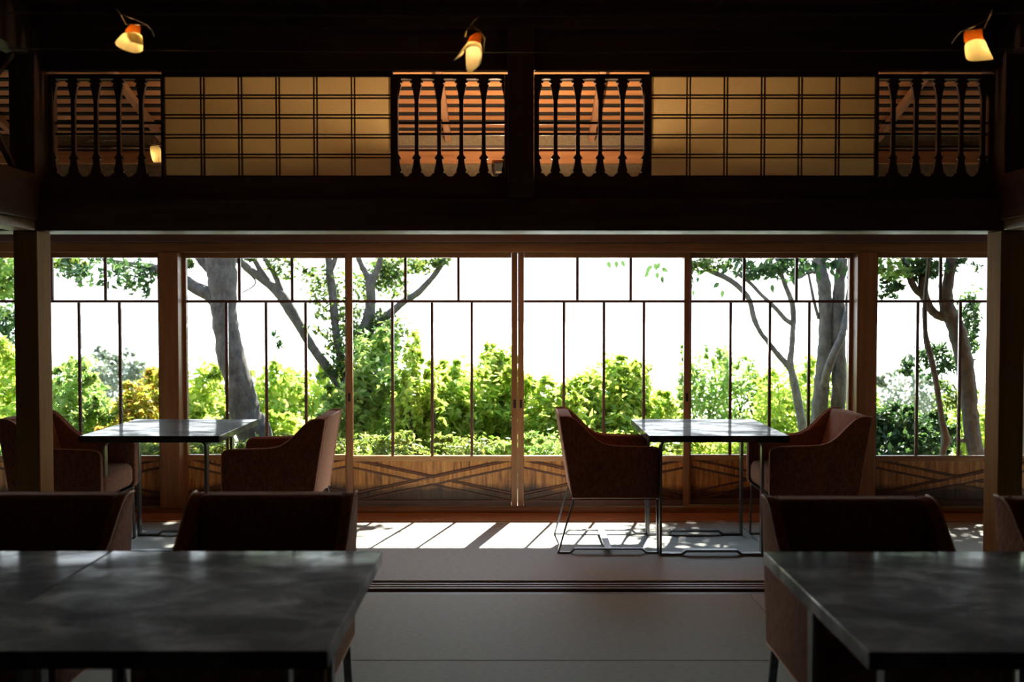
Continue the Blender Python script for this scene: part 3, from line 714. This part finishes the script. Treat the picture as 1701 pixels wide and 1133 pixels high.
sh('green ivy shrub wrapped round the foot of the forked tree', [(608, 650, 36, 88, 0), (640, 640, 32, 90, .3), (575, 700, 42, 60, .1), (660, 690, 35, 60, -.2)], 'leaf_mid', 10, 5200, 9.3)
sh('slender shrub with tall leafy shoots right of the forked tree', [(686, 650, 16, 75, 0), (700, 690, 30, 60, .1), (672, 690, 22, 65, .2), (690, 590, 6, 42, 0), (720, 640, 14, 40, 0)], 'leaf_bright', 10, 2300, 8.7)
sh('large yellow-green shrub left of the middle door stiles', [(770, 690, 60, 85, 0), (820, 670, 48, 82, .4), (735, 700, 45, 75, -.3), (845, 690, 40, 80, .2), (828, 610, 20, 26, .2)], 'leaf_bright', 10, 8500, 9.4)
sh('bright shrub behind the left armchair of the right table', [(900, 710, 42, 72, 0), (880, 700, 36, 62, .4), (945, 720, 40, 60, -.2)], 'leaf_bright', 10, 4600, 9.2)
sh('tall rounded bright green shrub right of the middle doors', [(1010, 670, 58, 76, 0), (1040, 660, 42, 66, .2), (975, 690, 44, 66, .1), (1030, 730, 55, 40, -.3), (1092, 700, 34, 52, .4)], 'leaf_bright', 10, 7500, 9.4)
sh('airy olive shrub above the shining table top', [(1180, 660, 42, 84, 0), (1225, 668, 42, 74, .3), (1160, 700, 44, 64, -.1), (1255, 690, 40, 68, .2), (1140, 610, 10, 40, 0)], 'leaf_mid', 7, 4200, 11.5, sig=.2)
sh('loose yellow-green shrub behind the thin branching tree', [(1300, 690, 52, 72, 0), (1350, 680, 50, 80, .4), (1400, 700, 45, 80, .5), (1280, 730, 50, 45, -.2)], 'leaf_bright', 9, 4200, 10.6, sig=.18)
sh('dark green rounded hedge shrub in the right window', [(1490, 722, 52, 50, 0), (1540, 730, 45, 42, .2), (1450, 735, 40, 40, .3), (1500, 750, 70, 30, -.2)], 'leaf_dark', 9, 5200, 8.2)
sh('yellow-green shrub behind the dark curved trunk', [(1600, 715, 35, 55, 0), (1640, 720, 50, 65, .3), (1690, 700, 45, 75, .5), (1740, 690, 50, 85, .5)], 'leaf_bright', 9, 4200, 9.5)
sh('yellow-green shrub between the twin trunks and the right window post', [(1435, 710, 30, 60, 0), (1415, 740, 30, 35, -.2)], 'leaf_bright', 9, 1400, 9.8)
# clipped low mounds under the windows
for i, (px, rx, lab, m) in enumerate(((335, 75, 'under the far left table', 'leaf_fine'), (480, 85, 'left of the forked tree foot', 'leaf_fine'), (630, 85, 'at the foot of the forked tree', 'leaf_fine'), (775, 80, 'left of the middle door stiles', 'leaf_fine'),
                                     (915, 75, 'right of the middle door stiles', 'leaf_mid'), (1050, 80, 'left of the right table legs', 'leaf_fine'), (1190, 80, 'under the far right table', 'leaf_bright'), (1330, 80, 'behind the right armchair', 'leaf_fine'), (200, 80, 'under the far left table edge beside the left post', 'leaf_fine'), (50, 85, 'at the left edge of the view', 'leaf_mid'))):
    bush('clipped_shrub', 'low clipped small-leaved shrub ' + lab, 'shrub', [(px, 768, rx, 44, 0)], m, 7, 3000, 8.0, 'low clipped shrubs under the windows', stems=3)
# grass blades by the left
# ---- trees
def tree(name, label, limbs, d, bark_, foliage=(), extra=None, group='garden trees'):
    """limbs: lists of (px, py, width px[, ddepth]); foliage: (px, py, rx, ry, dd, n, leaf px, material)"""
    s = d/F_PX; b0 = limbs[0][0]; c0 = at(b0[0], b0[1], d)
    t = empty(name, label, 'tree', (c0.x, c0.y, G), group=group)
    off = Vector((c0.x, c0.y, G))
    for i, L in enumerate(limbs):
        pts = [at(p[0], p[1], d+(p[3] if len(p) > 3 else 0))-off for p in L]; rad = [p[2]*s*.5 for p in L]
        if i == 0:
            pts = [Vector((pts[0].x, pts[0].y, -.1))]+pts; rad = [rad[0]*1.25]+rad
        # smooth subdivision with a little unevenness
        P, R = [], []
        for a in range(len(pts)-1):
            p0, p1, p2, p3 = pts[max(a-1, 0)], pts[a], pts[a+1], pts[min(a+2, len(pts)-1)]
            for k in range(5):
                u = k/5
                q = .5*((2*p1)+(p2-p0)*u+(2*p0-5*p1+4*p2-p3)*u*u+(3*p1-p0-3*p2+p3)*u**3)
                j = R and .0 or 0
                P.append(q+Vector((random.uniform(-1, 1), random.uniform(-1, 1), 0))*rad[a]*.05); R.append((rad[a]*(1-u)+rad[a+1]*u)*random.uniform(.94, 1.07))
        P.append(pts[-1]); R.append(rad[-1])
        MB().tube(P, R, 14 if i == 0 else 10).build('trunk' if i == 0 else 'branch', M[bark_], t)
    by = {}
    for px, py, rx, ry, dd, n, lp, m in foliage:
        c = at(px, py, d+dd); n = int(n*1.8); lp = lp*1.35; P, Nn = cloud(tuple(c), (rx*s, max(rx, ry)*s*.6, ry*s), n, clump=9, sig=.16, shell=.2)
        by.setdefault(m, []).append((P, Nn, lp*s*RNG.uniform(.7, 1.3, n)))
    for m, L in by.items():
        P = np.concatenate([l[0] for l in L])-np.array(off); Nn = np.concatenate([l[1] for l in L]); sz = np.concatenate([l[2] for l in L])
        leaf_mesh('foliage', P, Nn, sz, M[m], t)
    return t, off
def crown(px, dz, rx, rz_, n, lp=9, m='leaf_mid', dd=0): return (px, dz, rx, rz_, dd, n, lp, m)
tree('leaning_tree', 'thick leaning grey trunk in the door left of the middle pair',
     [[(446, 790, 70), (428, 735, 58), (409, 690, 50), (397, 640, 46), (385, 595, 45), (376, 550, 42), (372, 510, 42), (370, 470, 45), (366, 430, 50), (362, 380, 46), (352, 320, 40), (335, 240, 30)],
      [(375, 518, 30), (352, 492, 24), (325, 478, 20), (300, 462, 18), (262, 446, 14, .2), (225, 440, 10, .3), (160, 430, 6, .4)],
      [(352, 450, 16), (338, 436, 15), (322, 418, 12), (300, 390, 9)],
      [(366, 400, 18), (410, 330, 14), (450, 270, 10)]], 9.0, 'bark',
     [(150, 448, 58, 26, .2, 110, 10, 'leaf_dark'), (225, 455, 45, 26, .2, 140, 10, 'leaf_dark'), (252, 488, 16, 26, .2, 24, 10, 'leaf_dark'), (110, 436, 30, 14, .2, 90, 11, 'leaf_tree'), (315, 436, 12, 10, 0, 30, 9, 'leaf_tree'),
      (300, 250, 160, 90, .3, 1500, 11, 'leaf_tree'), (440, 180, 110, 90, .3, 900, 11, 'leaf_tree'), (410, 424, 22, 8, 0, 50, 8, 'leaf_tree')])
tree('forked_tree', 'forked tree with spreading limbs behind the stile left of centre',
     [[(588, 760, 44), (588, 700, 38), (586, 660, 34), (588, 625, 30), (594, 592, 24), (603, 555, 20), (612, 528, 20), (616, 500, 16), (615, 470, 17), (618, 455, 10)],
      [(582, 660, 20), (566, 640, 18), (540, 606, 15), (512, 566, 16), (490, 528, 17), (470, 495, 20), (452, 476, 15), (420, 452, 13), (398, 434, 11), (370, 410, 8)],
      [(468, 490, 12), (460, 465, 9), (447, 440, 8), (430, 415, 7)], [(452, 476, 11), (436, 455, 10), (425, 436, 8), (412, 412, 6)],
      [(578, 640, 15), (568, 602, 14), (560, 565, 13), (556, 530, 13), (553, 493, 14), (548, 455, 13), (545, 425, 11), (535, 395, 8)], [(549, 450, 9), (556, 432, 8), (562, 412, 7)],
      [(616, 475, 12), (608, 455, 10), (600, 440, 9), (592, 420, 8)], [(616, 475, 12), (624, 455, 11), (630, 438, 10), (634, 415, 8)],
      [(608, 556, 14), (630, 535, 13), (651, 518, 13), (672, 500, 11), (692, 488, 11), (712, 468, 9), (728, 448, 9), (736, 432, 8), (745, 412, 6)],
      [(404, 446, 3), (425, 470, 2.5), (395, 490, 1.5)]], 10.0, 'bark',
     [(535, 480, 34, 52, 0, 190, 7.5, 'leaf_tree'), (582, 500, 36, 62, .2, 320, 7.5, 'leaf_tree'), (640, 466, 40, 42, .2, 330, 7.5, 'leaf_tree'), (665, 440, 55, 18, .2, 260, 7.5, 'leaf_tree'), (725, 437, 28, 12, 0, 110, 8, 'leaf_tree'),
      (580, 570, 48, 50, 0, 420, 8, 'leaf_tree'), (640, 570, 40, 56, 0, 430, 8, 'leaf_tree'), (560, 620, 26, 34, 0, 150, 8, 'leaf_tree'), (520, 545, 18, 18, 0, 40, 7, 'leaf_tree'), (470, 570, 16, 22, 0, 24, 8, 'leaf_dark'), (468, 442, 30, 22, 0, 150, 6.5, 'leaf_tree'), (515, 450, 12, 12, 0, 30, 8, 'leaf_tree'),
      (520, 250, 150, 80, .3, 1300, 10, 'leaf_tree'), (650, 300, 80, 60, .3, 500, 10, 'leaf_tree'), (420, 330, 80, 60, .3, 400, 10, 'leaf_tree'), (610, 10, 150, 80, 0, 2400, 12, 'leaf_tree'), (860, 12, 60, 30, 0, 110, 12, 'leaf_tree')])
tB = tree('thin_tree', 'thin branching pale tree rising behind the right armchair',
     [[(1340, 770, 17), (1334, 714, 16), (1326, 670, 14), (1319, 635, 14), (1313, 605, 11), (1315, 579, 9.5), (1317, 550, 9), (1318, 528, 9), (1316, 505, 9), (1309, 485, 8), (1302, 468, 7), (1294, 440, 6), (1285, 405, 5)],
      [(1314, 612, 12), (1302, 600, 11), (1288, 584, 9), (1274, 566, 8), (1262, 550, 8), (1252, 525, 8), (1246, 502, 9), (1238, 488, 9), (1222, 472, 9), (1203, 460, 9), (1183, 452, 8), (1160, 440, 6), (1130, 425, 5)],
      [(1262, 552, 5), (1252, 535, 4), (1247, 515, 4), (1248, 505, 3)],
      [(1316, 538, 9), (1304, 530, 8), (1292, 516, 7), (1278, 502, 7), (1262, 487, 6), (1246, 470, 6), (1225, 455, 5)]], 9.0, 'bark_pale',
     [(1180, 440, 38, 16, 0, 110, 8, 'leaf_tree'), (1255, 442, 62, 20, 0, 170, 10, 'leaf_dark'), (1320, 444, 42, 22, 0, 110, 11, 'leaf_dark'), (1145, 445, 14, 28, 0, 40, 8, 'leaf_tree'),
      (1240, 330, 130, 70, .3, 900, 11, 'leaf_dark'), (1300, 160, 170, 75, 0, 3000, 12, 'leaf_dark')])
tC = tree('twin_tree', 'pale tree with two upright trunks beside the right window post',
     [[(1358, 770, 30), (1361, 690, 26), (1365, 640, 25), (1368, 600, 23), (1371, 550, 22), (1371, 500, 22), (1368, 470, 21), (1362, 440, 19), (1352, 390, 16), (1340, 330, 12)],
      [(1392, 775, 28), (1391, 690, 25), (1394, 640, 24), (1393, 590, 24), (1390, 540, 26), (1392, 500, 20), (1395, 470, 17), (1398, 440, 17), (1404, 380, 13), (1412, 320, 10)],
      [(1368, 640, 12, -.1), (1376, 612, 13, -.18), (1386, 585, 13, -.2), (1398, 560, 12, -.18), (1403, 535, 10, -.12), (1407, 505, 8, 0), (1412, 470, 6, .1), (1420, 430, 5, .2)],
      [(1360, 530, 5), (1352, 500, 5), (1346, 470, 4), (1340, 440, 4)], [(1362, 455, 5), (1345, 452, 4), (1328, 462, 3), (1318, 458, 2)]], 8.5, 'bark_pale',
     [(1350, 320, 110, 70, .3, 900, 11, 'leaf_dark'), (1400, 440, 22, 16, 0, 24, 12, 'leaf_dark'), (1355, 436, 26, 10, 0, 26, 12, 'leaf_dark'), (1480, 300, 90, 70, .3, 500, 11, 'leaf_dark'), (1440, 140, 140, 90, 0, 2600, 12, 'leaf_dark')])
# single broad leaves hanging in front of the sky
lm = MB(); lm.v = [(0, 0, 0), (.3, .06, .22), (.32, .05, .5), (0, -.05, 1), (-.32, .05, .5), (-.3, .06, .22), (0, 0, .5)]
lm.f = [(0, 1, 6), (1, 2, 6), (2, 3, 6), (3, 4, 6), (4, 5, 6), (5, 0, 6)]; leaf_me = lm.mesh('leaf', M['leaf_dark'])
def hang(T, spots, d):
    t, off = T
    for px, py, sz, rot in spots:
        o = bpy.data.objects.new('leaf', leaf_me); C.objects.link(o); o.parent = t
        p = at(px, py, d+random.uniform(-.15, .15))-off; s = sz*d/F_PX
        o.matrix_local = Matrix.Translation(p) @ Matrix.Rotation(random.uniform(-.7, .7), 4, 'Z') @ Matrix.Rotation(math.radians(rot), 4, 'Y') @ Matrix.Diagonal((s*.8, s, s, 1))
hang(tB, [(1088, 437, 14, 170), (1095, 436, 12, 190), (1084, 442, 13, 240), (1077, 452, 12, 215), (1092, 452, 13, 180), (1099, 445, 14, 120), (1080, 447, 11, 230), (1100, 458, 14, 175), (1010, 434, 13, 165), (1024, 433, 14, 180), (1032, 433, 13, 150), (1195, 470, 15, 235), (1201, 482, 14, 190), (1283, 472, 16, 175), (1262, 455, 14, 200), (1240, 458, 13, 160), (1225, 452, 13, 200), (1305, 462, 15, 175), (1313, 450, 16, 150), (1270, 446, 14, 190), (1160, 460, 11, 190), (1148, 470, 10, 170), (1152, 482, 10, 185), (1165, 448, 13, 210), (1185, 440, 14, 170), (1205, 440, 14, 190), (1232, 438, 14, 160), (1252, 436, 14, 200), (1290, 440, 15, 180), (1170, 436, 13, 150)], 9.0)
hang(tC, [(1336, 440, 17, 160), (1345, 436, 16, 200), (1358, 450, 18, 165), (1370, 462, 18, 190), (1364, 440, 16, 220), (1380, 446, 16, 150), (1392, 452, 17, 200), (1402, 444, 16, 170), (1408, 456, 15, 150), (1330, 450, 15, 190), (1384, 436, 16, 190), (1398, 434, 15, 210), (1350, 445, 16, 130), (1374, 434, 15, 170)], 8.4)
tree('curved_tree', 'dark curved trunk with a fork in the right window',
     [[(1625, 775, 30), (1618, 740, 24), (1612, 690, 26), (1608, 650, 26), (1603, 610, 28), (1596, 575, 28), (1588, 545, 28), (1575, 518, 27), (1572, 490, 20), (1576, 465, 17), (1580, 435, 18), (1586, 390, 15), (1600, 320, 11)],
      [(1578, 528, 17), (1560, 525, 14), (1545, 512, 13), (1535, 490, 15), (1533, 465, 14), (1540, 435, 11), (1545, 390, 9)], [(1535, 492, 12), (1522, 482, 11), (1514, 468, 11), (1506, 445, 8), (1495, 415, 7)],
      [(1612, 730, 9), (1598, 732, 7), (1585, 728, 5)]], 7.8, 'bark',
     [(1490, 448, 40, 24, 0, 150, 10, 'leaf_mid'), (1530, 445, 40, 22, 0, 140, 10, 'leaf_dark'), (1475, 480, 26, 18, 0, 80, 9, 'leaf_dark'), (1610, 540, 18, 60, .3, 240, 9, 'leaf_dark'), (1560, 600, 40, 32, .4, 260, 9, 'leaf_dark'), (1505, 612, 20, 14, .4, 60, 9, 'leaf_dark'), (1600, 440, 25, 16, 0, 50, 9, 'leaf_dark'), (1575, 660, 26, 30, .5, 120, 9, 'leaf_tree'),
      (1560, 330, 150, 70, .3, 1100, 11, 'leaf_dark'), (1690, 500, 20, 40, .2, 80, 9, 'leaf_tree')])
tree('slim_tree', 'slim crooked trunk with a burl before the dark hedge shrub',
     [[(1566, 775, 10), (1567, 750, 10), (1571, 729, 15), (1566, 705, 10), (1560, 667, 9), (1555, 635, 9.5), (1549, 605, 9.5), (1541, 575, 10), (1537, 550, 8), (1536, 525, 8), (1537, 495, 7), (1540, 460, 6), (1544, 420, 5)]], 7.2, 'bark_pale', [(1530, 380, 60, 30, 0, 200, 11, 'leaf_mid')])
tree('edge_tree', 'dark trunk at the right edge beyond the right post',
     [[(1690, 780, 22), (1692, 720, 22), (1694, 640, 20), (1692, 560, 18), (1690, 500, 17), (1697, 470, 15), (1694, 430, 14), (1690, 380, 12)], [(1692, 500, 12), (1708, 480, 10), (1725, 450, 8)]], 8.4, 'bark',
     [(1720, 540, 20, 40, 0, 120, 9, 'leaf_mid'), (1740, 330, 110, 80, .3, 600, 11, 'leaf_mid')])
tree('dim_tree', 'leafy tree crown at the left edge of the view above the shrub',
     [[(-40, 780, 30), (-40, 650, 26), (-30, 560, 22), (-15, 490, 16), (0, 440, 12), (20, 390, 8)], [(-20, 510, 9), (10, 470, 6), (40, 440, 4)]], 11.5, 'bark',
     [(10, 460, 60, 50, 0, 800, 9, 'leaf_mid'), (5, 540, 45, 35, .2, 420, 9, 'leaf_dark'), (-60, 420, 100, 90, 0, 900, 9, 'leaf_mid'), (20, 580, 40, 30, 1, 300, 8, 'leaf_hazed')])
